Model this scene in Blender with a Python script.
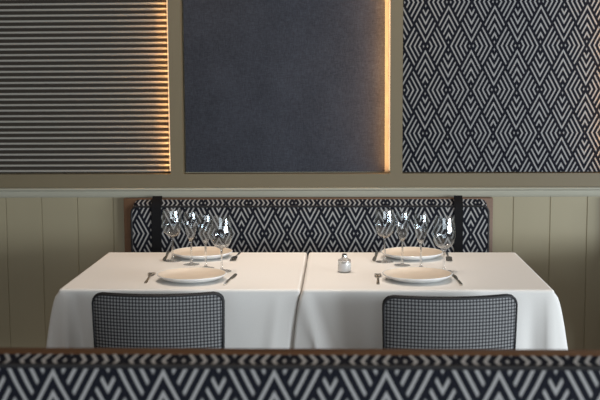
import bpy, bmesh, math, random
from mathutils import Vector, Matrix
random.seed(4)
PI = math.pi
S = bpy.context.scene
COL = S.collection
for o in list(bpy.data.objects):
    bpy.data.objects.remove(o)

# ------------------------------------------------------------------ camera
cam_d = bpy.data.cameras.new('camera')
cam = bpy.data.objects.new('camera', cam_d)
COL.objects.link(cam)
PITCH, YAW, ROLL = math.radians(6.311), math.radians(2.1185), math.radians(-0.325)
fwd = Vector((-math.sin(YAW) * math.cos(PITCH), math.cos(YAW) * math.cos(PITCH), -math.sin(PITCH)))
rgt = Vector((math.cos(YAW), math.sin(YAW), 0))
upv = rgt.cross(fwd)
r2 = math.cos(ROLL) * rgt + math.sin(ROLL) * upv
u2 = -math.sin(ROLL) * rgt + math.cos(ROLL) * upv
cam.matrix_world = Matrix(((r2.x, u2.x, -fwd.x, 0), (r2.y, u2.y, -fwd.y, 0), (r2.z, u2.z, -fwd.z, 1.42), (0, 0, 0, 1)))
cam_d.sensor_width = 36
cam_d.lens = 36 * 1084 / 600
cam_d.dof.use_dof = True
cam_d.dof.focus_distance = 3.95
cam_d.dof.aperture_fstop = 5.0
S.camera = cam

# ------------------------------------------------------------------ world, lights, exposure
S.view_settings.view_transform = 'Standard'
S.view_settings.look = 'None'
S.view_settings.exposure = 0.0
S.view_settings.gamma = 1.0
S.view_settings.use_curve_mapping = False
world = bpy.data.worlds.new('world')
S.world = world
world.use_nodes = True
bg = world.node_tree.nodes['Background']
bg.inputs['Color'].default_value = (1.0, 0.74, 0.46, 1)
bg.inputs['Strength'].default_value = 0.09


def area(name, loc, target, sx, sy, power, color):
    d = bpy.data.lights.new(name, 'AREA')
    d.shape = 'RECTANGLE'
    d.size, d.size_y = sx, sy
    d.energy = power
    d.color = color
    o = bpy.data.objects.new(name, d)
    COL.objects.link(o)
    o.location = loc
    o.rotation_euler = (Vector(target) - Vector(loc)).to_track_quat('-Z', 'Y').to_euler()
    return o


def spot(name, loc, target, power, color, angle, blend=0.8, size=0.05):
    d = bpy.data.lights.new(name, 'SPOT')
    d.energy = power
    d.color = color
    d.spot_size = math.radians(angle)
    d.spot_blend = blend
    d.shadow_soft_size = size
    o = bpy.data.objects.new(name, d)
    COL.objects.link(o)
    o.location = loc
    o.rotation_euler = (Vector(target) - Vector(loc)).to_track_quat('-Z', 'Y').to_euler()
    return o


# daylight from the windows of the dining room: a wide one behind, one on the right
area('window_daylight_rear', (-0.6, -4.6, 2.5), (-0.3, 4.0, 0.8), 5.0, 1.9, 145, (0.84, 0.93, 1.0))
area('window_daylight_side', (5.3, 0.1, 1.2), (-0.3, 3.7, 0.9), 5.5, 1.1, 460, (0.84, 0.93, 1.0))
# warm downlights over the tables
spot('downlight_warm', (-0.52, 3.75, 2.55), (-0.52, 3.8, 0.75), 70, (1.0, 0.85, 0.72), 66)
spot('downlight_warm', (0.28, 3.75, 2.55), (0.28, 3.8, 0.75), 62, (1.0, 0.89, 0.79), 66)
# smaller warm downlights over the two banquettes
spot('downlight_warm', (-0.55, 4.48, 2.55), (-0.55, 4.60, 0.9), 16, (1.0, 0.72, 0.46), 60, 1.0)
spot('downlight_warm', (0.30, 4.48, 2.55), (0.30, 4.60, 0.9), 16, (1.0, 0.72, 0.46), 60, 1.0)
spot('downlight_warm', (-0.10, 2.05, 2.55), (-0.10, 1.95, 0.9), 20, (1.0, 0.72, 0.46), 70, 1.0)


# ------------------------------------------------------------------ node helpers and materials
class NT:
    def __init__(self, name):
        self.m = bpy.data.materials.new(name)
        self.m.use_nodes = True
        self.t = self.m.node_tree
        self.b = self.t.nodes['Principled BSDF']

    def n(self, typ, **kw):
        nd = self.t.nodes.new(typ)
        for k, v in kw.items():
            setattr(nd, k, v)
        return nd

    def put(self, sock, val):
        if isinstance(val, bpy.types.NodeSocket):
            self.t.links.new(val, sock)
        else:
            sock.default_value = val

    def math(self, op, *a):
        nd = self.n('ShaderNodeMath', operation=op)
        for i, v in enumerate(a):
            self.put(nd.inputs[i], v)
        return nd.outputs[0]

    def mix(self, fac, c1, c2):
        nd = self.n('ShaderNodeMix', data_type='RGBA')
        self.put(nd.inputs['Factor'], fac)
        self.put(nd.inputs['A'], c1)
        self.put(nd.inputs['B'], c2)
        return nd.outputs['Result']

    def smooth(self, v, a, b, lo=0.0, hi=1.0):
        nd = self.n('ShaderNodeMapRange', interpolation_type='SMOOTHSTEP')
        self.put(nd.inputs['Value'], v)
        nd.inputs['From Min'].default_value = a
        nd.inputs['From Max'].default_value = b
        nd.inputs['To Min'].default_value = lo
        nd.inputs['To Max'].default_value = hi
        return nd.outputs['Result']

    def noise(self, scale, detail=2.0, stretch=(1, 1, 1), coord='Object'):
        tc = self.n('ShaderNodeTexCoord')
        mp = self.n('ShaderNodeMapping')
        mp.inputs['Scale'].default_value = stretch
        self.t.links.new(tc.outputs[coord], mp.inputs['Vector'])
        nz = self.n('ShaderNodeTexNoise')
        nz.inputs['Scale'].default_value = scale
        nz.inputs['Detail'].default_value = detail
        self.t.links.new(mp.outputs['Vector'], nz.inputs['Vector'])
        return nz.outputs['Fac']

    def bump(self, h, strength, dist=0.001):
        bp = self.n('ShaderNodeBump')
        bp.inputs['Strength'].default_value = strength
        bp.inputs['Distance'].default_value = dist
        self.put(bp.inputs['Height'], h)
        self.t.links.new(bp.outputs['Normal'], self.b.inputs['Normal'])

    def uv(self):
        tc = self.n('ShaderNodeTexCoord')
        sp = self.n('ShaderNodeSeparateXYZ')
        self.t.links.new(tc.outputs['UV'], sp.inputs[0])
        return sp.outputs[0], sp.outputs[1]


def rgba(c):
    return (c[0], c[1], c[2], 1.0)


def plain(name, col, rough=0.5, metal=0.0, var=0.08, scale=30, stretch=(1, 1, 1), bump=0.0, spec=0.5, sheen=0.0):
    k = NT(name)
    nz = k.noise(scale, 3, stretch)
    lo = rgba([c * (1 - var) for c in col])
    hi = rgba([min(1, c * (1 + var)) for c in col])
    k.put(k.b.inputs['Base Color'], k.mix(nz, lo, hi))
    k.b.inputs['Roughness'].default_value = rough
    k.b.inputs['Metallic'].default_value = metal
    k.b.inputs['Specular IOR Level'].default_value = spec
    k.b.inputs['Sheen Weight'].default_value = sheen
    if bump:
        k.bump(nz, bump)
    return k.m


PX, PV = 0.1985, 0.378      # repeat of the diamond weave, in metres


def diamond_fabric(name, light, dark, bump=0.3):
    """Rhombus tiling, every rhombus filled with nested chevrons; UV in metres, v pointing down."""
    k = NT(name)
    u, v = k.uv()
    hu = k.math('DIVIDE', u, PX / 2)
    hv = k.math('DIVIDE', v, PV / 2)
    s = k.math('ADD', k.math('ADD', hu, hv), 200.0)
    t = k.math('ADD', k.math('SUBTRACT', hu, hv), 200.0)
    a, b = k.math('FRACT', s), k.math('FRACT', t)
    i = k.math('FLOORED_MODULO', k.math('FLOOR', s), 2.0)
    j = k.math('FLOORED_MODULO', k.math('FLOOR', t), 2.0)
    # a' = a where j = 1, else 1 - a ;  b' = b where i = 1, else 1 - b
    def pick(x, f):
        return k.math('ABSOLUTE', k.math('SUBTRACT', k.math('SUBTRACT', 1.0, f), x))
    a2, b2 = pick(a, j), pick(b, i)
    d = k.math('MINIMUM', a2, b2)
    mx = k.math('MAXIMUM', a2, b2)
    fr = k.math('FRACT', k.math('ADD', k.math('MULTIPLY', d, 5.0), -0.02))
    tri = k.math('ABSOLUTE', k.math('SUBTRACT', fr, 0.55))       # 0 in the middle of a light stripe
    m1 = k.smooth(tri, 0.125, 0.23, 1.0, 0.0)
    m2 = k.smooth(mx, 0.93, 0.97, 1.0, 0.0)
    m3 = k.smooth(d, 0.02, 0.05, 0.0, 1.0)
    mask = k.math('MULTIPLY', k.math('MULTIPLY', m1, m2), m3)
    nz = k.noise(900, 2)
    lt = k.mix(nz, rgba([c * 0.8 for c in light]), rgba([c * 1.2 for c in light]))
    k.put(k.b.inputs['Base Color'], k.mix(mask, rgba(dark), lt))
    k.b.inputs['Roughness'].default_value = 0.85
    k.b.inputs['Specular IOR Level'].default_value = 0.2
    k.bump(k.math('ADD', k.math('MULTIPLY', mask, 0.6), nz), bump, 0.0006)
    return k.m


def check_fabric(name, light, dark, pitch=0.0106):
    k = NT(name)
    u, v = k.uv()
    def band(x, w):
        f = k.math('FRACT', k.math('ADD', k.math('DIVIDE', x, pitch), 50.0))
        return k.smooth(k.math('ABSOLUTE', k.math('SUBTRACT', f, 0.5)), w - 0.07, w + 0.07, 1.0, 0.0)
    bu, bv = band(u, 0.30), band(v, 0.30)
    both = k.math('MULTIPLY', bu, bv)
    some = k.math('MULTIPLY', k.math('MAXIMUM', bu, bv), 0.28)
    mask = k.math('MAXIMUM', both, some)
    k.put(k.b.inputs['Base Color'], k.mix(mask, rgba(dark), rgba(light)))
    k.b.inputs['Roughness'].default_value = 0.8
    k.b.inputs['Specular IOR Level'].default_value = 0.25
    k.bump(k.noise(1200, 2), 0.3, 0.0005)
    return k.m


def woven(name, col):
    k = NT(name)
    n1 = k.noise(60, 4, (1, 1, 9))
    n2 = k.noise(60, 4, (9, 1, 1))
    n3 = k.noise(5, 3)
    f = k.math('ADD', k.math('MULTIPLY', k.math('ADD', n1, n2), 0.5), k.math('MULTIPLY', n3, 0.25))
    f = k.smooth(f, 0.38, 0.9)
    k.put(k.b.inputs['Base Color'], k.mix(f, rgba([c * 0.62 for c in col]), rgba([c * 1.45 for c in col])))
    k.b.inputs['Roughness'].default_value = 0.9
    k.b.inputs['Specular IOR Level'].default_value = 0.15
    k.bump(f, 0.4, 0.001)
    return k.m


def glass(name):
    k = NT(name)
    k.b.inputs['Base Color'].default_value = (1, 1, 1, 1)
    k.b.inputs['Transmission Weight'].default_value = 1.0
    k.b.inputs['Roughness'].default_value = 0.0
    k.b.inputs['IOR'].default_value = 1.5
    tr = k.n('ShaderNodeBsdfTransparent')
    tr.inputs['Color'].default_value = (0.985, 0.99, 0.995, 1)
    mx = k.n('ShaderNodeMixShader')
    mx.inputs[0].default_value = 0.7
    out = [n for n in k.t.nodes if n.type == 'OUTPUT_MATERIAL'][0]
    k.t.links.new(tr.outputs[0], mx.inputs[1])
    k.t.links.new(k.b.outputs[0], mx.inputs[2])
    k.t.links.new(mx.outputs[0], out.inputs['Surface'])
    return k.m


def thin_glass(name):
    """blown bowl wall: almost no bending of what lies behind, mirror-like at grazing angles"""
    k = NT(name)
    lw = k.n('ShaderNodeLayerWeight')
    lw.inputs['Blend'].default_value = 0.5
    tr = k.n('ShaderNodeBsdfTransparent')
    k.put(tr.inputs['Color'], k.mix(k.math('POWER', lw.outputs['Facing'], 3.0), (0.965, 0.975, 0.98, 1), (0.80, 0.83, 0.85, 1)))
    gl = k.n('ShaderNodeBsdfGlossy')
    gl.inputs['Roughness'].default_value = 0.03
    gl.inputs['Color'].default_value = (0.95, 0.98, 1.0, 1)
    mx = k.n('ShaderNodeMixShader')
    k.put(mx.inputs[0], k.math('ADD', 0.05, k.math('MULTIPLY', 0.6, k.math('POWER', lw.outputs['Facing'], 3.5))))
    k.t.links.new(tr.outputs[0], mx.inputs[1])
    k.t.links.new(gl.outputs[0], mx.inputs[2])
    out = [n for n in k.t.nodes if n.type == 'OUTPUT_MATERIAL'][0]
    k.t.links.new(mx.outputs[0], out.inputs['Surface'])
    return k.m


def emitter(name, col, strength):
    k = NT(name)
    k.b.inputs['Base Color'].default_value = (0.8, 0.8, 0.8, 1)
    k.b.inputs['Emission Color'].default_value = rgba(col)
    k.b.inputs['Emission Strength'].default_value = strength
    return k.m


M = {
    'sage': plain('sage painted boards', (0.345, 0.298, 0.195), 0.45, var=0.04, scale=6, stretch=(1, 1, 0.2)),
    'rail': plain('pale sage painted rail', (0.40, 0.385, 0.31), 0.4, var=0.03),
    'taupe': plain('taupe painted frame', (0.178, 0.142, 0.083), 0.5, var=0.04, scale=8),
    'upper': plain('taupe painted wall', (0.2, 0.17, 0.11), 0.7),
    'floor': plain('dark wood floor', (0.10, 0.06, 0.035), 0.4, var=0.35, scale=5, stretch=(8, 0.6, 1)),
    'slat': plain('grey lacquered slats', (0.37, 0.355, 0.32), 0.45, var=0.05, scale=20),
    'slatback': plain('dark brown backing', (0.030, 0.022, 0.015), 0.8),
    'woven': woven('blue grey woven fabric', (0.050, 0.053, 0.066)),
    'diamond': diamond_fabric('black and grey diamond weave', (0.335, 0.332, 0.330), (0.006, 0.007, 0.013)),
    'check': check_fabric('small grey check fabric', (0.27, 0.27, 0.275), (0.008, 0.009, 0.012)),
    'black': plain('black piping cord', (0.008, 0.008, 0.010), 0.6),
    'strap': plain('black leather strap', (0.006, 0.006, 0.007), 0.8, bump=0.2, scale=200, spec=0.2),
    'wood': plain('brown walnut board', (0.14, 0.070, 0.034), 0.5, var=0.25, scale=14, stretch=(0.6, 6, 6)),
    'linen': plain('white linen', (0.78, 0.76, 0.73), 0.85, var=0.03, scale=250, bump=0.1, spec=0.2, sheen=0.1),
    'metalblack': plain('black steel', (0.02, 0.02, 0.022), 0.45, metal=0.6),
    'tabletop': plain('pale table board', (0.35, 0.25, 0.16), 0.6),
    'glazeout': plain('white glaze', (0.74, 0.75, 0.75), 0.25, var=0.03),
    'glazein': plain('sand coloured glaze', (0.72, 0.62, 0.51), 0.35, var=0.08, scale=25),
    'steel': plain('polished steel', (0.62, 0.58, 0.52), 0.22, metal=1.0),
    'chrome': plain('chrome', (0.6, 0.6, 0.6), 0.2, metal=1.0),
    'white': plain('white filling', (0.82, 0.82, 0.82), 0.6, var=0.02),
    'glass': glass('clear glass'),
    'thin': thin_glass('thin clear glass'),
    'led': emitter('warm light strip', (1.0, 0.62, 0.30), 1.1),
}


# ------------------------------------------------------------------ object helpers
def link(name, bm, mats, parent=None, smooth=True, loc=None):
    me = bpy.data.meshes.new(name)
    bm.normal_update()
    bm.to_mesh(me)
    bm.free()
    if not isinstance(mats, (list, tuple)):
        mats = [mats]
    for m in mats:
        me.materials.append(m)
    if smooth:
        for p in me.polygons:
            p.use_smooth = True
        try:
            me.set_sharp_from_angle(angle=math.radians(38))
        except Exception:
            pass
    o = bpy.data.objects.new(name, me)
    COL.objects.link(o)
    if parent is not None:
        o.parent = parent
    if loc is not None:
        o.location = loc
    return o


def tag(o, label, cat, group=None):
    o['label'] = label
    o['category'] = cat
    if group:
        o['group'] = group
    return o


def thing(name, label, cat, loc=(0, 0, 0), rz=0.0, group=None):
    o = bpy.data.objects.new(name, None)
    o.empty_display_size = 0.05
    COL.objects.link(o)
    o.location = loc
    o.rotation_euler = (0, 0, rz)
    return tag(o, label, cat, group)


def struct(o):
    o['kind'] = 'structure'
    return o


def dup(root, loc, rz, label, group=None):
    r = root.copy()
    COL.objects.link(r)
    r.location = loc
    r.rotation_euler = (0, 0, rz)
    r['label'] = label
    if group:
        r['group'] = group
    for ch in list(root.children):
        c = ch.copy()
        COL.objects.link(c)
        c.parent = r
        for g in list(ch.children):
            d = g.copy()
            COL.objects.link(d)
            d.parent = c
    return r


def box(bm, x0, x1, y0, y1, z0, z1, bev=0.0, seg=2):
    r = bmesh.ops.create_cube(bm, size=1.0)
    vs = r['verts']
    for v in vs:
        v.co = Vector(((x0 + x1) / 2 + v.co.x * (x1 - x0), (y0 + y1) / 2 + v.co.y * (y1 - y0), (z0 + z1) / 2 + v.co.z * (z1 - z0)))
    if bev > 0:
        es = list({e for v in vs for e in v.link_edges})
        bmesh.ops.bevel(bm, geom=es, offset=bev, segments=seg, profile=0.5, affect='EDGES', clamp_overlap=True)


def tube(bm, pts, rad, seg=10, closed=False):
    pts = [Vector(p) for p in pts]
    n = len(pts)
    rads = rad if isinstance(rad, (list, tuple)) else [rad] * n
    rings = []
    ref = None
    for i, p in enumerate(pts):
        if closed:
            t = (pts[(i + 1) % n] - pts[i - 1]).normalized()
        else:
            t = (pts[min(i + 1, n - 1)] - pts[max(i - 1, 0)]).normalized()
        if ref is None:
            ref = Vector((0, 0, 1)) if abs(t.z) < 0.9 else Vector((0, 1, 0))
        a = (ref - t * ref.dot(t))
        if a.length < 1e-5:
            a = t.orthogonal()
        a.normalize()
        ref = a
        b = t.cross(a)
        rings.append([bm.verts.new(p + (a * math.cos(2 * PI * k / seg) + b * math.sin(2 * PI * k / seg)) * rads[i]) for k in range(seg)])
    m = n if closed else n - 1
    for i in range(m):
        A, B = rings[i], rings[(i + 1) % n]
        for k in range(seg):
            bm.faces.new((A[k], A[(k + 1) % seg], B[(k + 1) % seg], B[k]))
    if not closed:
        bm.faces.new(rings[0][::-1])
        bm.faces.new(rings[-1])


def lathe(bm, prof, seg=40, mat=None):
    """prof: list of (r, z); r = 0 makes a pole; mat: optional material index per step."""
    rings = []
    for r, z in prof:
        if r < 1e-6:
            rings.append([bm.verts.new((0, 0, z))])
        else:
            rings.append([bm.verts.new((r * math.cos(2 * PI * k / seg), r * math.sin(2 * PI * k / seg), z)) for k in range(seg)])
    for i in range(len(rings) - 1):
        A, B = rings[i], rings[i + 1]
        for k in range(seg):
            k2 = (k + 1) % seg
            if len(A) == 1 and len(B) == 1:
                continue
            if len(A) == 1:
                f = bm.faces.new((A[0], B[k2], B[k]))
            elif len(B) == 1:
                f = bm.faces.new((A[k], A[k2], B[0]))
            else:
                f = bm.faces.new((A[k], A[k2], B[k2], B[k]))
            if mat:
                f.material_index = mat[i]
    bmesh.ops.recalc_face_normals(bm, faces=bm.faces)


def extrude_z(bm, poly, z0, z1, zfun=None):
    """prism from a plan outline"""
    a = [bm.verts.new((x, y, z0)) for x, y in poly]
    b = [bm.verts.new((x, y, z1)) for x, y in poly]
    n = len(poly)
    bm.faces.new(a[::-1])
    bm.faces.new(b)
    for i in range(n):
        bm.faces.new((a[i], a[(i + 1) % n], b[(i + 1) % n], b[i]))


def extrude_x(bm, prof, x0, x1):
    """prism along x from a (y, z) outline"""
    a = [bm.verts.new((x0, y, z)) for y, z in prof]
    b = [bm.verts.new((x1, y, z)) for y, z in prof]
    n = len(prof)
    bm.faces.new(a[::-1])
    bm.faces.new(b)
    for i in range(n):
        bm.faces.new((a[i], a[(i + 1) % n], b[(i + 1) % n], b[i]))
    bmesh.ops.recalc_face_normals(bm, faces=bm.faces)


def planar_uv(bm, faces, fn):
    uvl = bm.loops.layers.uv.verify()
    for f in faces:
        for l in f.loops:
            l[uvl].uv = fn(l.vert.co, f)


def rrect(x0, x1, z0, z1, r, seg=6):
    pts = []
    for cx, cz, a0 in ((x1 - r, z1 - r, 0), (x0 + r, z1 - r, 90), (x0 + r, z0 + r, 180), (x1 - r, z0 + r, 270)):
        for k in range(seg + 1):
            a = math.radians(a0 + 90 * k / seg)
            pts.append((cx + r * math.cos(a), cz + r * math.sin(a)))
    return pts


# ------------------------------------------------------------------ the setting
WX0, WX1 = -3.4, 3.4
bm = bmesh.new()
box(bm, WX0, WX1, -1.5, 4.9, -0.06, 0.0)
struct(link('floor', bm, M['floor'], smooth=False))

# back wall: grooved boards below, plain wall above
YB = 4.75
bm = bmesh.new()
step = 0.1605
gx = sorted(0.759 + step * i for i in range(-26, 17) if WX0 + 0.05 < 0.759 + step * i < WX1 - 0.05)
out = [(WX0, YB)]
for g in gx:
    out += [(g - 0.0028, YB), (g - 0.0008, YB + 0.0035), (g + 0.0008, YB + 0.0035), (g + 0.0028, YB)]
out += [(WX1, YB), (WX1, 4.9), (WX0, 4.9)]
extrude_z(bm, out, 0.0, 0.945)
box(bm, WX0, WX1, 4.80, 4.9, 0.945, 2.75)
struct(link('wall_back', bm, M['sage'], smooth=False))

# skirting board
bm = bmesh.new()
extrude_x(bm, [(YB, 0.0), (YB - 0.016, 0.0), (YB - 0.016, 0.085), (YB - 0.010, 0.10), (YB, 0.10)], WX0, WX1)
struct(link('baseboard_back', bm, M['sage'], smooth=False))

# dado rail
bm = bmesh.new()
prof = [(YB, 0.908), (YB - 0.006, 0.908), (YB - 0.009, 0.912), (YB - 0.011, 0.920), (YB - 0.012, 0.936)]
for k in range(7):
    a = math.radians(-90 + 180 * k / 6)
    prof.append((YB - 0.020 - 0.007 * math.cos(a), 0.9445 + 0.0065 * math.sin(a)))
prof += [(YB - 0.006, 0.952), (YB, 0.955)]
extrude_x(bm, prof, WX0, WX1)
struct(link('trim_1', bm, M['rail']))

# taupe frame around the panels: boards with real depth
YF, YR = 4.735, 4.80
ZB, ZT = 1.0115, 2.42
PANELS = [(-1.653, -0.745), (-0.689, 0.219), (0.273, 1.183)]
bm = bmesh.new()
box(bm, WX0, WX1, YF, YR, 0.953, ZB)
box(bm, WX0, WX1, YF, YR, ZT, 2.75)
box(bm, WX0, PANELS[0][0], YF, YR, ZB, ZT)
box(bm, PANELS[0][1], PANELS[1][0], YF, YR, ZB, ZT)
box(bm, PANELS[1][1], PANELS[2][0], YF, YR, ZB, ZT)
box(bm, PANELS[2][1], WX1, YF, YR, ZB, ZT)
struct(link('trim_2', bm, M['taupe'], smooth=False))


def led(parent, x1, watts=1.6):
    """light strip on the inner return of the frame, hidden behind its front edge, washing the panel from the right"""
    b = bmesh.new()
    box(b, x1 - 0.0040, x1 - 0.0004, 4.7395, 4.7465, ZB + 0.012, ZT - 0.012, 0.001)
    o = link('light_strip', b, M['led'], parent)
    o['label'] = 'glowing warm light strip along the right edge'
    d = bpy.data.lights.new('strip_light', 'AREA')
    d.shape = 'RECTANGLE'
    d.size, d.size_y = 0.006, ZT - ZB - 0.03
    d.energy = watts
    d.color = (1.0, 0.52, 0.20)
    l = bpy.data.objects.new('strip_light', d)
    COL.objects.link(l)
    l.parent = parent
    l.location = (x1 - 0.0055, 4.743, (ZB + ZT) / 2)
    l.rotation_euler = Vector((-1.0, 0.55, 0)).to_track_quat('-Z', 'Y').to_euler()
    return o


G = 0.0025
# slatted panel
x0, x1 = PANELS[0]
t = thing('wall_panel', 'wall panel of horizontal grey slats lit warm along its right edge', 'wall panel', (0, 0, 0))
bm = bmesh.new()
box(bm, x0 + G, x1 - G, 4.784, 4.799, ZB + G, ZT - G)
link('backing_board', bm, M['slatback'], t, smooth=False)
bm = bmesh.new()
pitch = 0.02445
z = ZB + 0.012
while z < ZT - 0.012:
    pr = [(4.7845, z - 0.0050)]
    for k in range(9):
        a = math.radians(-90 + 180 * k / 8)
        pr.append((4.778 - 0.0080 * math.cos(a), z + 0.0050 * math.sin(a)))
    pr.append((4.7845, z + 0.0050))
    extrude_x(bm, pr, x0 + G, x1 - G)
    z += pitch
link('slat_board', bm, M['slat'], t)
led(t, x1)

# plain woven panel
x0, x1 = PANELS[1]
t = thing('wall_panel', 'plain dark blue-grey woven wall panel in the middle, lit warm along its right edge', 'wall panel')
bm = bmesh.new()
box(bm, x0 + 0.004, x1 - G, 4.790, 4.799, ZB + 0.003, ZT - G)
link('backing_board', bm, M['rail'], t, smooth=False)
bm = bmesh.new()
box(bm, x0 + 0.006, x1 - 0.021, 4.776, 4.7895, ZB + 0.005, ZT - G, 0.003)
link('fabric_panel', bm, M['woven'], t)
led(t, x1)

# diamond panel
x0, x1 = PANELS[2]
t = thing('wall_panel', 'wall panel covered in black and grey diamond-weave fabric', 'wall panel')
bm = bmesh.new()
box(bm, x0 + G, x1 - G, 4.775, 4.799, ZB + G, ZT - G, 0.003)
planar_uv(bm, bm.faces, lambda c, f: (c.x - 0.373, 1.185 - c.z))
link('fabric_panel', bm, M['diamond'], t)
led(t, x1, 0.7)


# ------------------------------------------------------------------ banquettes
def banquette(label, y_front, y_back, bx0, bx1, cx0, cx1, z_front, z_back, z_board, board_t, straps, uc, zc, ub, zb, seat_d, strap_top, rail=None):
    """bench seen from the front: y_front = front face of the back cushion, y_back = its rear face"""
    t = thing('banquette', label, 'banquette', ((bx0 + bx1) / 2, y_back, 0))
    ox, oy = (bx0 + bx1) / 2, y_back

    def add(name, b, m, smooth=True, parent=t):
        bmesh.ops.translate(b, verts=b.verts, vec=(-ox, -oy, 0))
        return link(name, b, m, parent, smooth)
    # wooden backboard
    b = bmesh.new()
    box(b, bx0, bx1, y_back, y_back + board_t, 0.0, z_board, 0.003)
    add('backboard', b, M['wood'])
    # plinth and seat
    b = bmesh.new()
    box(b, bx0 + 0.02, bx1 - 0.02, y_front - seat_d + 0.06, y_back - 0.001, 0.0, 0.36, 0.004)
    add('plinth', b, M['wood'])
    b = bmesh.new()
    box(b, bx0 + 0.01, bx1 - 0.01, y_front - seat_d, y_back - 0.002, 0.361, 0.46, 0.025, 4)
    planar_uv(b, b.faces, lambda c, f: (c.x - uc, (c.y if abs(f.normal.z) > 0.5 else -c.z)))
    add('seat_cushion', b, M['diamond'])
    # back cushion: boxed, front edge piped
    zlo = 0.475
    r = 0.028
    front = rrect(cx0, cx1, zlo, z_front, r)
    back = rrect(cx0 + 0.004, cx1 - 0.004, zlo + 0.004, z_back, r)
    b = bmesh.new()
    n = len(front)
    uvl = b.loops.layers.uv.verify()
    A = [b.verts.new((x, y_front, z)) for x, z in front]
    B = [b.verts.new((x, y_back - 0.002, z)) for x, z in back]
    # front face as an inset, slightly crowned
    inner = rrect(cx0 + 0.03, cx1 - 0.03, zlo + 0.03, z_front - 0.03, 0.012)
    C_ = [b.verts.new((x, y_front - 0.006, z)) for x, z in inner]
    ff = [b.faces.new(C_)]
    for i in range(n):
        ff.append(b.faces.new((A[i], A[(i + 1) % n], C_[(i + 1) % n], C_[i])))
    for f in ff:
        for l in f.loops:
            l[uvl].uv = (l.vert.co.x - uc, zc - l.vert.co.z)
    depth = (Vector((0, y_back, z_back)) - Vector((0, y_front, z_front))).length
    for i in range(n):
        j = (i + 1) % n
        f = b.faces.new((B[i], B[j], A[j], A[i]))
        side = abs(A[i].co.z - A[j].co.z) > abs(A[i].co.x - A[j].co.x)
        for l in f.loops:
            isf = l.vert in (A[i], A[j])
            vv = 0.0 if isf else -depth
            uu = (l.vert.co.z if side else l.vert.co.x)
            l[uvl].uv = (uu - ub, vv + zb)
    b.faces.new(B[::-1])
    bmesh.ops.recalc_face_normals(b, faces=b.faces)
    cu = add('back_cushion', b, M['diamond'])
    b = bmesh.new()
    tube(b, [(x, y_front + 0.001, z) for x, z in front], 0.0048, 8, True)
    add('piping', b, M['black'], True, cu)
    # straps that hold the cushion, over the top and down the front
    for sx0, sx1 in straps:
        b = bmesh.new()
        yf, yk = y_front - 0.0085, y_back - 0.004
        path = [(yf, zlo + 0.03), (yf, z_front - 0.02), (yf + 0.004, z_front + 0.004), ((yf + yk) / 2, (z_front + z_back) / 2 + 0.009),
                (yk, z_back + 0.006), (yk + 0.001, strap_top)]
        th = 0.004
        up = [(y - 0.0 - th * (0.9 if i < 3 else 0.1), z + th * (0.2 if i < 2 else 1.0)) for i, (y, z) in enumerate(path)]
        ring = path + up[::-1]
        a = [b.verts.new((sx0, y, z)) for y, z in ring]
        c = [b.verts.new((sx1, y, z)) for y, z in ring]
        m = len(ring)
        h = len(path)
        for i in range(m):
            b.faces.new((a[i], a[(i + 1) % m], c[(i + 1) % m], c[i]))
        for i in range(h - 1):
            b.faces.new((a[i], a[i + 1], a[m - 2 - i], a[m - 1 - i]))
            b.faces.new((c[i], c[i + 1], c[m - 2 - i], c[m - 1 - i]))
        bmesh.ops.recalc_face_normals(b, faces=b.faces)
        add('strap', b, M['strap'])
    return t


banquette('diamond-weave banquette with black straps against the back wall behind both white tables',
          4.668, 4.70, -0.9495, 0.6645, -0.9095, 0.641, 0.8745, 0.9030, 0.9075, 0.048,
          [(-0.8205, -0.7775), (0.4936, 0.5305)], -0.130, 0.7575, -0.199, 0.0215, 0.34, 0.915)
banquette('blurred diamond-weave banquette with brown wooden top edge across the front',
          1.88, 1.916, -0.95, 0.80, -0.90, 0.75, 0.9132, 0.9268, 0.9272, 0.045,
          [(-0.81, -0.77), (0.62, 0.66)], 0.0816, 0.9250, 0.1075, 0.019, 0.46, 0.933)


# ------------------------------------------------------------------ tables
ZTAB = 0.75


def table(label, x0, x1, y0, y1):
    cx, cy = (x0 + x1) / 2, (y0 + y1) / 2
    t = thing('dining_table', label, 'table', (cx, cy, 0))
    b = bmesh.new()
    box(b, x0 - cx + 0.016, x1 - cx - 0.016, y0 - cy + 0.004, y1 - cy - 0.004, 0.715, 0.7475, 0.004)
    link('tabletop', b, M['tabletop'], t)
    b = bmesh.new()
    lathe(b, [(0, 0.03), (0.035, 0.03), (0.03, 0.06), (0.03, 0.69), (0.10, 0.705), (0.10, 0.7145), (0, 0.7145)], 24)
    link('column', b, M['metalblack'], t)
    b = bmesh.new()
    box(b, -0.20, 0.20, -0.20, 0.20, 0.0, 0.028, 0.006)
    link('base', b, M['metalblack'], t)
    return t


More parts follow.
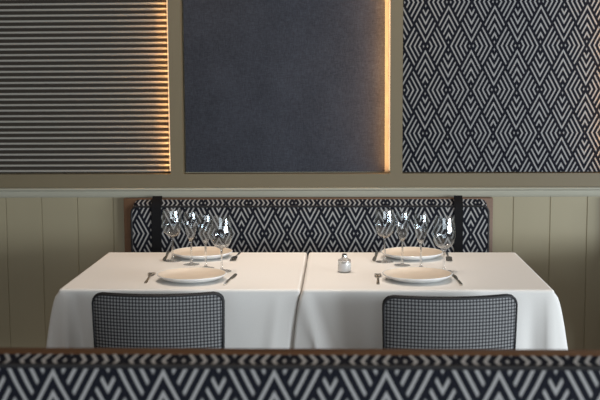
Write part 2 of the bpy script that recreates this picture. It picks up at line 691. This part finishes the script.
def cloth(label, x0, x1, y0, y1, corner, edges, folds=(), drop=0.245, seed=1):
    """corner: name -> (dx, dy, sigma); edges: (amp, phase) ripple for front/right/back/left"""
    rnd = random.Random(seed)
    cx, cy = (x0 + x1) / 2, (y0 + y1) / 2
    rc = 0.010
    P, N, T = [], [], []
    cs = [('FR', x1 - rc, y0 + rc, -90), ('BR', x1 - rc, y1 - rc, 0), ('BL', x0 + rc, y1 - rc, 90), ('FL', x0 + rc, y0 + rc, 180)]
    order = []
    for q, (nm, px, py, a0) in enumerate(cs):
        for k in range(7):
            a = math.radians(a0 + 90 * k / 6)
            P.append((px + rc * math.cos(a), py + rc * math.sin(a)))
            N.append((math.cos(a), math.sin(a)))
            order.append(None)
        nx = cs[(q + 1) % 4]
        a = math.radians(a0 + 90)
        p1 = P[-1]
        a2 = math.radians(nx[3])
        p2 = (nx[1] + rc * math.cos(a2), nx[2] + rc * math.sin(a2))
        L = math.dist(p1, p2)
        m = int(L / 0.009)
        for k in range(1, m):
            f = k / m
            P.append((p1[0] + (p2[0] - p1[0]) * f, p1[1] + (p2[1] - p1[1]) * f))
            N.append((math.cos(a), math.sin(a)))
            order.append((q, f * L, L))          # 0 right, 1 back, 2 left, 3 front
    n = len(P)
    cpos = {'FR': (x1, y0), 'BR': (x1, y1), 'BL': (x0, y1), 'FL': (x0, y0)}
    b = bmesh.new()
    re = 0.010
    rings = []
    def ring(fn):
        rings.append([b.verts.new(fn(i)) for i in range(n)])
    ring(lambda i: ((P[i][0] - cx) * 0.94, (P[i][1] - cy) * 0.94, ZTAB))
    for k in range(5):
        a = math.radians(90 * k / 4)
        ring(lambda i: (P[i][0] + N[i][0] * (re * math.sin(a) - re) - cx, P[i][1] + N[i][1] * (re * math.sin(a) - re) - cy, ZTAB - re + re * math.cos(a)))
    rows = 16
    for k in range(1, rows + 1):
        tt = k / rows
        def fn(i):
            x, y = P[i]
            nx, ny = N[i]
            ox = oy = 0.0
            zz = ZTAB - re - tt * (drop - re)
            o = order[i]
            if o:
                amp, ph, base = edges[o[0]]
                w = math.sin(PI * o[1] / o[2]) ** 0.7
                ripple = math.sin(o[1] * 17 + ph) * 0.6 + math.sin(o[1] * 41 + ph * 2.3) * 0.4
                e = (base + amp * ripple * w) * tt ** 1.3
                ox += nx * e
                oy += ny * e
            for nm, (dx, dy, sf, ss) in corner.items():
                kx, ky = cpos[nm]
                df, ds = abs(x - kx), abs(y - ky)          # distance along the front edge / along the side edge
                g = math.exp(-(df / sf) ** 2 - (ds / ss) ** 2)
                gg = g * tt ** 0.55
                ox += dx * gg
                oy += dy * gg
                zz -= 0.02 * g * tt
            for fx, slant, amp, sg in folds:               # single folds on the front drop
                if y < y0 + 0.012:
                    oy -= amp * math.exp(-((x - fx - slant * tt) / sg) ** 2) * tt ** 0.7
            return (x + ox - cx, y + oy - cy, zz)
        ring(fn)
    tops = []
    prev = rings[0]
    for f in (0.8, 0.5, 0.2):
        cur = [b.verts.new((v.co.x * f, v.co.y * f, ZTAB)) for v in rings[0]]
        for i in range(n):
            j = (i + 1) % n
            tops.append(b.faces.new((cur[i], prev[i], prev[j], cur[j])))
        prev = cur
    c0 = b.verts.new((0, 0, ZTAB))
    for i in range(n):
        tops.append(b.faces.new((c0, prev[i], prev[(i + 1) % n])))
    for A, B in zip(rings, rings[1:]):
        for i in range(n):
            j = (i + 1) % n
            b.faces.new((A[i], B[i], B[j], A[j]))
    bmesh.ops.recalc_face_normals(b, faces=b.faces)
    b.faces.ensure_lookup_table()
    b.faces.index_update()
    flat = [f.index for f in b.faces if all(abs(v.co.z - ZTAB) < 1e-6 for v in f.verts)]
    o = link('tablecloth', b, M['linen'], None, True, (cx, cy, 0))
    o.data.set_sharp_from_angle(angle=math.radians(80))
    for i in flat:
        o.data.polygons[i].use_smooth = False
    md = o.modifiers.new('thickness', 'SOLIDIFY')
    md.thickness = 0.0012
    md.offset = -1
    return tag(o, label, 'tablecloth', )


LT = (-0.915, -0.1275, 3.436, 4.200)
RT = (-0.1225, 0.685, 3.432, 4.200)
table('table under the left white cloth, in front of the banquette', *LT)
table('table under the right white cloth, in front of the banquette', *RT)
cloth('white linen tablecloth on the left table, without a jar on it', *LT,
      {'FL': (-0.056, -0.004, 0.016, 0.070), 'FR': (-0.027, 0.014, 0.050, 0.080), 'BL': (-0.03, 0.02, 0.04, 0.04)},
      [(0.0, 0, 0.0), (0.002, 1, 0.006), (0.004, 2, 0.010), (0.005, 0.5, 0.008)],
      [(-0.893, 0.012, 0.030, 0.014), (-0.858, 0.02, -0.022, 0.018), (-0.20, -0.03, 0.006, 0.02)], seed=2)
cloth('white linen tablecloth on the right table, under the small glass jar', *RT,
      {'FL': (-0.036, -0.006, 0.020, 0.080), 'FR': (0.056, 0.004, 0.010, 0.060), 'BR': (0.03, 0.02, 0.04, 0.04)},
      [(0.004, 1, 0.010), (0.002, 2, 0.006), (0.0, 0, 0.0), (0.007, 3.1, 0.010)],
      [(-0.113, 0.052, 0.024, 0.013), (-0.085, 0.075, -0.012, 0.02), (0.01, 0.01, 0.006, 0.02), (0.668, 0.004, 0.010, 0.012), (0.615, 0.0, -0.010, 0.028)], seed=5)


# the next place along the wall, just past the right edge: it shades the boards there
banquette('next diamond-weave banquette along the back wall, past the right edge of the picture',
          4.668, 4.70, 1.17, 2.784, 1.218, 2.753, 0.8745, 0.9030, 0.9075, 0.048,
          [(1.307, 1.350), (2.608, 2.645)], -0.129, 0.7575, -0.197, 0.0215, 0.34, 0.915)
NT_ = (1.26, 2.70, 3.435, 4.200)
table('long table past the right edge of the picture', *NT_)
cloth('white linen tablecloth on the long table past the right edge of the picture', *NT_,
      {'FL': (-0.040, -0.004, 0.016, 0.070), 'FR': (0.034, 0.004, 0.016, 0.06)},
      [(0.0, 0, 0.0), (0.002, 1, 0.006), (0.004, 2, 0.010), (0.005, 0.5, 0.008)], seed=7)


# ------------------------------------------------------------------ chairs
def chair_point(u, v, off=0.0):
    """u across (-1..1), v height 0..1 on the back shell; local frame: the sitter faces +y"""
    z = 0.445 + v * 0.318
    hw = 0.198 + 0.006 * v
    x = u * hw
    y = 0.048 * u * u - 0.030 * v - 0.008 * math.sin(PI * v) + off
    return Vector((x, y, z))


def make_chair(label, loc, rz, group):
    t = thing('dining_chair', label, 'chair', loc, rz, group)
    # back shell: rounded rectangle, curved round the sitter
    b = bmesh.new()
    uvl = b.loops.layers.uv.verify()
    nu, nv = 28, 22
    th = 0.020
    ru, rv = 0.13, 0.085 * 1.0
    def mapped(i, j):
        u, v = -1 + 2 * i / nu, j / nv
        # pull the corners in onto a rounded outline
        au = abs(u)
        r_u, r_v = 0.15, 0.095
        for top in (0, 1):
            dv = (v - (1 - r_v)) if top else (r_v - v)
            du = au - (1 - r_u)
            if dv > 0 and du > 0:
                a, c = du / r_u, dv / r_v
                m = max(a, c)
                l = math.hypot(a, c)
                k = m / l if l > 0 else 1
                au = 1 - r_u + a * k * r_u
                v = (1 - r_v + c * k * r_v) if top else (r_v - c * k * r_v)
        return math.copysign(au, u), v
    G1, G2 = {}, {}
    for i in range(nu + 1):
        for j in range(nv + 1):
            u, v = mapped(i, j)
            edge = min(1.0, min(1 - abs(-1 + 2 * i / nu), j / nv * 1.0, 1 - j / nv) * 9)
            crown = 0.004 * math.sin(edge * PI / 2)
            G1[i, j] = b.verts.new(chair_point(u, v, -crown))
            G2[i, j] = b.verts.new(chair_point(u, v, th + crown))
    def quad(vs, uvf):
        f = b.faces.new(vs)
        for l in f.loops:
            l[uvl].uv = uvf(l.vert.co)
    uvf = lambda c: (c.x * 1.03, c.z)
    for i in range(nu):
        for j in range(nv):
            quad((G1[i, j], G1[i + 1, j], G1[i + 1, j + 1], G1[i, j + 1]), uvf)
            quad((G2[i, j + 1], G2[i + 1, j + 1], G2[i + 1, j], G2[i, j]), uvf)
    loop = [(i, 0) for i in range(nu)] + [(nu, j) for j in range(nv)] + [(i, nv) for i in range(nu, 0, -1)] + [(0, j) for j in range(nv, 0, -1)]
    for k in range(len(loop)):
        p, q = loop[k], loop[(k + 1) % len(loop)]
        quad((G1[p], G2[p], G2[q], G1[q]), lambda c: (c.x + c.y, c.z))
        b.faces.ensure_lookup_table()
        b.faces[-1].material_index = 1
    rim1 = [G1[p].co.copy() for p in loop]
    rim2 = [G2[p].co.copy() for p in loop]
    bmesh.ops.recalc_face_normals(b, faces=b.faces)
    bk = link('backrest', b, [M['check'], M['black']], t)
    for nm, rim in (('piping', rim1), ('piping', rim2)):
        b = bmesh.new()
        tube(b, rim, 0.0038, 8, True)
        o = link(nm, b, M['black'], bk)
        o['label'] = 'black piping along the edge of the backrest'
    # seat
    b = bmesh.new()
    box(b, -0.205, 0.205, 0.036, 0.41, 0.405, 0.465, 0.022, 4)
    planar_uv(b, b.faces, lambda c, f: (c.x, c.y) if abs(f.normal.z) > 0.5 else (c.x + c.y, c.z))
    link('seat', b, M['check'], t)
    # frame rail under the seat and four tapered legs
    b = bmesh.new()
    tube(b, [(-0.175, 0.06, 0.392), (0.175, 0.06, 0.392), (0.175, 0.375, 0.392), (-0.175, 0.375, 0.392)], 0.011, 8, True)
    link('seat_frame', b, M['metalblack'], t)
    for s in (-1, 1):
        b = bmesh.new()
        tube(b, [(s * 0.15, 0.05, 0.395), (s * 0.15, 0.040, 0.43), (s * 0.15, 0.034, 0.50)], 0.007, 8)
        link('back_bracket', b, M['metalblack'], t)
    for sx in (-1, 1):
        for fy, ly in ((0.06, 0.035), (0.375, 0.395)):
            b = bmesh.new()
            tube(b, [(sx * 0.175, fy, 0.40), (sx * 0.185, (fy + ly) / 2, 0.2), (sx * 0.195, ly, 0.0)], [0.014, 0.0115, 0.009], 10)
            link('leg', b, M['metalblack'], t)
    return t


ch = make_chair('chair with grey checked back and black piping, pushed up to the left table', (-0.5665, 3.285, 0), math.radians(1.8), 'checked chairs at the two tables')
dup(ch, (0.338, 3.252, 0), math.radians(3.5), 'chair with grey checked back and black piping, pushed up to the right table')


# ------------------------------------------------------------------ tableware
ZC = ZTAB + 0.0006


def plate_obj():
    b = bmesh.new()
    prof = [(0, 0.0), (0.066, 0.0), (0.070, 0.001), (0.088, 0.0045), (0.104, 0.011), (0.1135, 0.0175), (0.1172, 0.0208), (0.1175, 0.0222),
            (0.1165, 0.0232), (0.1140, 0.0226), (0.108, 0.0190), (0.098, 0.0130), (0.084, 0.0090), (0.066, 0.0070), (0.03, 0.0062), (0, 0.006)]
    lathe(b, prof, 64, [0] * 8 + [0] * 1 + [1] * 6)
    return b


def glass_obj(kind):
    b = bmesh.new()
    if kind == 'wine':
        R, H, stem = 0.034, 0.193, 0.088
        outer = [(0.0045, stem), (0.010, stem + 0.0035), (0.022, stem + 0.011), (0.0315, stem + 0.024), (0.0365, stem + 0.041), (0.0376, stem + 0.052),
                 (0.0368, stem + 0.070), (0.0348, stem + 0.088), (0.0328, H)]
    elif kind == 'balloon':
        R, H, stem = 0.034, 0.194, 0.080
        outer = [(0.0045, stem), (0.011, stem + 0.003), (0.025, stem + 0.011), (0.0345, stem + 0.026), (0.0388, stem + 0.044), (0.0392, stem + 0.056),
                 (0.0378, stem + 0.075), (0.0350, stem + 0.096), (0.0325, H)]
    else:
        R, H, stem = 0.030, 0.194, 0.086
        outer = [(0.0040, stem), (0.0075, stem + 0.006), (0.0135, stem + 0.018), (0.0195, stem + 0.036), (0.0235, stem + 0.054), (0.0252, stem + 0.070),
                 (0.0250, stem + 0.085), (0.0238, stem + 0.098), (0.0228, H)]
    # round the bowl out with a Catmull-Rom curve
    def cr(pts, n=4):
        res = []
        for i in range(len(pts) - 1):
            p0, p1, p2, p3 = pts[max(i - 1, 0)], pts[i], pts[i + 1], pts[min(i + 2, len(pts) - 1)]
            for k in range(n):
                s = k / n
                res.append(tuple(0.5 * (2 * p1[a] + (p2[a] - p0[a]) * s + (2 * p0[a] - 5 * p1[a] + 4 * p2[a] - p3[a]) * s * s
                                        + (3 * p1[a] - p0[a] - 3 * p2[a] + p3[a]) * s ** 3) for a in (0, 1)))
        res.append(pts[-1])
        return res
    out = cr(outer)
    w = 0.0006
    inn = []
    zin = stem + 0.006
    for i in range(len(out) - 1, -1, -1):
        r, z = out[i]
        if r - w > 0.004 and z > zin:
            inn.append((r - w, z if i == len(out) - 1 else z + 0.0006))
    prof = [(0, 0.0), (R - 0.002, 0.0), (R, 0.0008), (R - 0.001, 0.0018), (0.020, 0.0030), (0.010, 0.0046), (0.0055, 0.0075), (0.0036, 0.014),
            (0.0033, 0.030), (0.0033, stem - 0.02), (0.0036, stem - 0.007)] + out + [(out[-1][0] - w / 2, out[-1][1] + 0.0005)] + inn + [(0, zin)]
    zt = stem + 0.012
    lathe(b, prof, 96, [1 if min(prof[i][1], prof[i + 1][1]) > zt else 0 for i in range(len(prof) - 1)])
    return b


def fork_obj():
    """0.20 long, tines towards +y"""
    pts = [(0.0042, -0.100), (0.0055, -0.085), (0.0040, -0.045), (0.0026, 0.0), (0.0028, 0.022), (0.0060, 0.036), (0.0105, 0.044), (0.0118, 0.052)]
    right = list(pts)
    # four tines
    tip = []
    xs = [0.0118, 0.0092, 0.0058, 0.0032, -0.0002 + 0.0002, -0.0032, -0.0058, -0.0092, -0.0118]
    tines = [(0.0118, 0.0088), (0.0052, 0.0022), (-0.0022, -0.0052), (-0.0088, -0.0118)]
    for k, (a, c) in enumerate(tines):
        tip += [(a * 0.97, 0.094), ((a + c) / 2, 0.099), (c * 0.97, 0.094)]
        if k < 3:
            tip += [(c, 0.062), (tines[k + 1][0], 0.062)]
    left = [(-x, y) for x, y in pts[::-1]]
    poly = right + tip + left
    b = bmesh.new()
    extrude_z(b, poly, 0.0, 0.0020)
    bmesh.ops.triangulate(b, faces=[f for f in b.faces if len(f.verts) > 4])
    es = [e for e in b.edges]
    for v in b.verts:
        y = v.co.y
        v.co.z += 0.007 * max(0.0, min(1.0, (y + 0.06) / 0.09)) ** 2 * (1 - max(0.0, (y - 0.045) / 0.055)) + (0.002 if y > 0.05 else 0) * 0
        if y < -0.05:
            v.co.z += 0.0015 * (1 + (y + 0.05) / 0.05)
    bmesh.ops.recalc_face_normals(b, faces=b.faces)
    return b


def knife_obj():
    poly = [(0.0040, -0.108), (0.0055, -0.095), (0.0050, -0.03), (0.0042, -0.005), (0.0062, 0.004), (0.0092, 0.03), (0.0098, 0.065), (0.0080, 0.090), (0.0035, 0.106), (-0.0020, 0.111),
            (-0.0045, 0.10), (-0.0048, 0.0), (-0.0050, -0.03), (-0.0055, -0.095), (-0.0040, -0.108), (0.0, -0.111)]
    b = bmesh.new()
    extrude_z(b, poly, 0.0, 0.0032)
    for v in b.verts:
        if v.co.y > 0 and v.co.z > 0.001:
            v.co.z = 0.0016
        if v.co.y < -0.01 and v.co.z > 0.001:
            v.co.z = 0.0048
    bmesh.ops.triangulate(b, faces=[f for f in b.faces if len(f.verts) > 4])
    bmesh.ops.recalc_face_normals(b, faces=b.faces)
    return b


MESH = {}


def place(name, builder, mats, x, y, label, cat, group, rz=0.0, z=ZC):
    key = name
    if key not in MESH:
        o = link(name, builder(), mats)
        MESH[key] = o.data
    else:
        o = bpy.data.objects.new(name, MESH[key])
        COL.objects.link(o)
    o.location = (x, y, z)
    o.rotation_euler = (0, 0, rz)
    return tag(o, label, cat, group)


for side, px, py, where in (('left', -0.5010, 3.600, 'near the checked chair'), ('left', -0.5265, 4.075, 'at the banquette side'),
                            ('right', 0.2600, 3.608, 'near the checked chair'), ('right', 0.2725, 4.065, 'at the banquette side')):
    place('dinner_plate', plate_obj, [M['glazeout'], M['glazein']], px, py,
          'sand coloured plate with white rim on the %s table, %s' % (side, where), 'plate', 'plates on the two tables')

GL = [('left', 'wine_glass', 'wine', -0.6250, 3.985, 'tall wine glass, leftmost of the four glasses on the left table'),
      ('left', 'champagne_flute', 'flute', -0.5440, 3.905, 'slim champagne flute beside the tall wine glass on the left table'),
      ('left', 'champagne_flute', 'flute', -0.4815, 3.830, 'slim champagne flute beside the round wine glass on the left table'),
      ('left', 'balloon_glass', 'balloon', -0.4170, 3.765, 'round-bowled wine glass, rightmost of the four glasses on the left table'),
      ('right', 'wine_glass', 'wine', 0.1650, 3.965, 'tall wine glass, leftmost of the four glasses on the right table'),
      ('right', 'champagne_flute', 'flute', 0.2255, 3.890, 'slim champagne flute beside the tall wine glass on the right table'),
      ('right', 'champagne_flute', 'flute', 0.2880, 3.825, 'slim champagne flute beside the round wine glass on the right table'),
      ('right', 'balloon_glass', 'balloon', 0.3630, 3.757, 'round-bowled wine glass, rightmost of the four glasses on the right table')]
for side, nm, kind, x, y, lab in GL:
    place(nm, (lambda kd=kind: glass_obj(kd)), [M['glass'], M['thin']], x, y, lab, 'glass', 'glasses on the %s table' % side)

CUT = [('dining_fork', -0.652, 3.632, 0.05, 'fork left of the near plate on the left table'),
       ('table_knife', -0.371, 3.605, -0.08, 'knife right of the near plate on the left table'),
       ('table_knife', -0.664, 4.085, 0.08 + PI, 'knife left of the far plate on the left table'),
       ('dining_fork', -0.395, 4.080, -0.05 + PI, 'fork right of the far plate on the left table'),
       ('dining_fork', 0.128, 3.615, -0.03, 'fork left of the near plate on the right table'),
       ('table_knife', 0.391, 3.605, 0.05, 'knife right of the near plate on the right table'),
       ('table_knife', 0.136, 4.080, -0.08 + PI, 'knife left of the far plate on the right table'),
       ('dining_fork', 0.409, 4.075, -0.05 + PI, 'fork right of the far plate on the right table')]
for nm, x, y, rz, lab in CUT:
    place(nm, fork_obj if nm == 'dining_fork' else knife_obj, M['steel'], x, y, 'steel ' + lab, 'cutlery', 'cutlery on the two tables', rz)

# small glass jar with white filling and a metal cap
t = thing('glass_jar', 'small glass jar with white filling and metal cap on the right table', 'jar', (0.0158, 3.752, ZC))
b = bmesh.new()
lathe(b, [(0, 0), (0.0205, 0), (0.0225, 0.002), (0.0228, 0.040), (0.0215, 0.0445), (0.014, 0.0475), (0.0095, 0.049), (0.0078, 0.049), (0.0078, 0.0475),
          (0.013, 0.0455), (0.0198, 0.0425), (0.0208, 0.039), (0.0206, 0.0055), (0.0195, 0.004), (0, 0.004)], 40)
link('jar_body', b, M['glass'], t)
b = bmesh.new()
lathe(b, [(0, 0.0034), (0.0195, 0.0034), (0.0212, 0.006), (0.0212, 0.0325), (0.0200, 0.0338), (0, 0.0338)], 36)
link('filling', b, M['white'], t)
b = bmesh.new()
lathe(b, [(0, 0.0492), (0.0105, 0.0492), (0.0108, 0.0520), (0.0090, 0.0530), (0.0086, 0.0625), (0.0070, 0.0650), (0, 0.0655)], 28)
link('cap', b, M['chrome'], t)
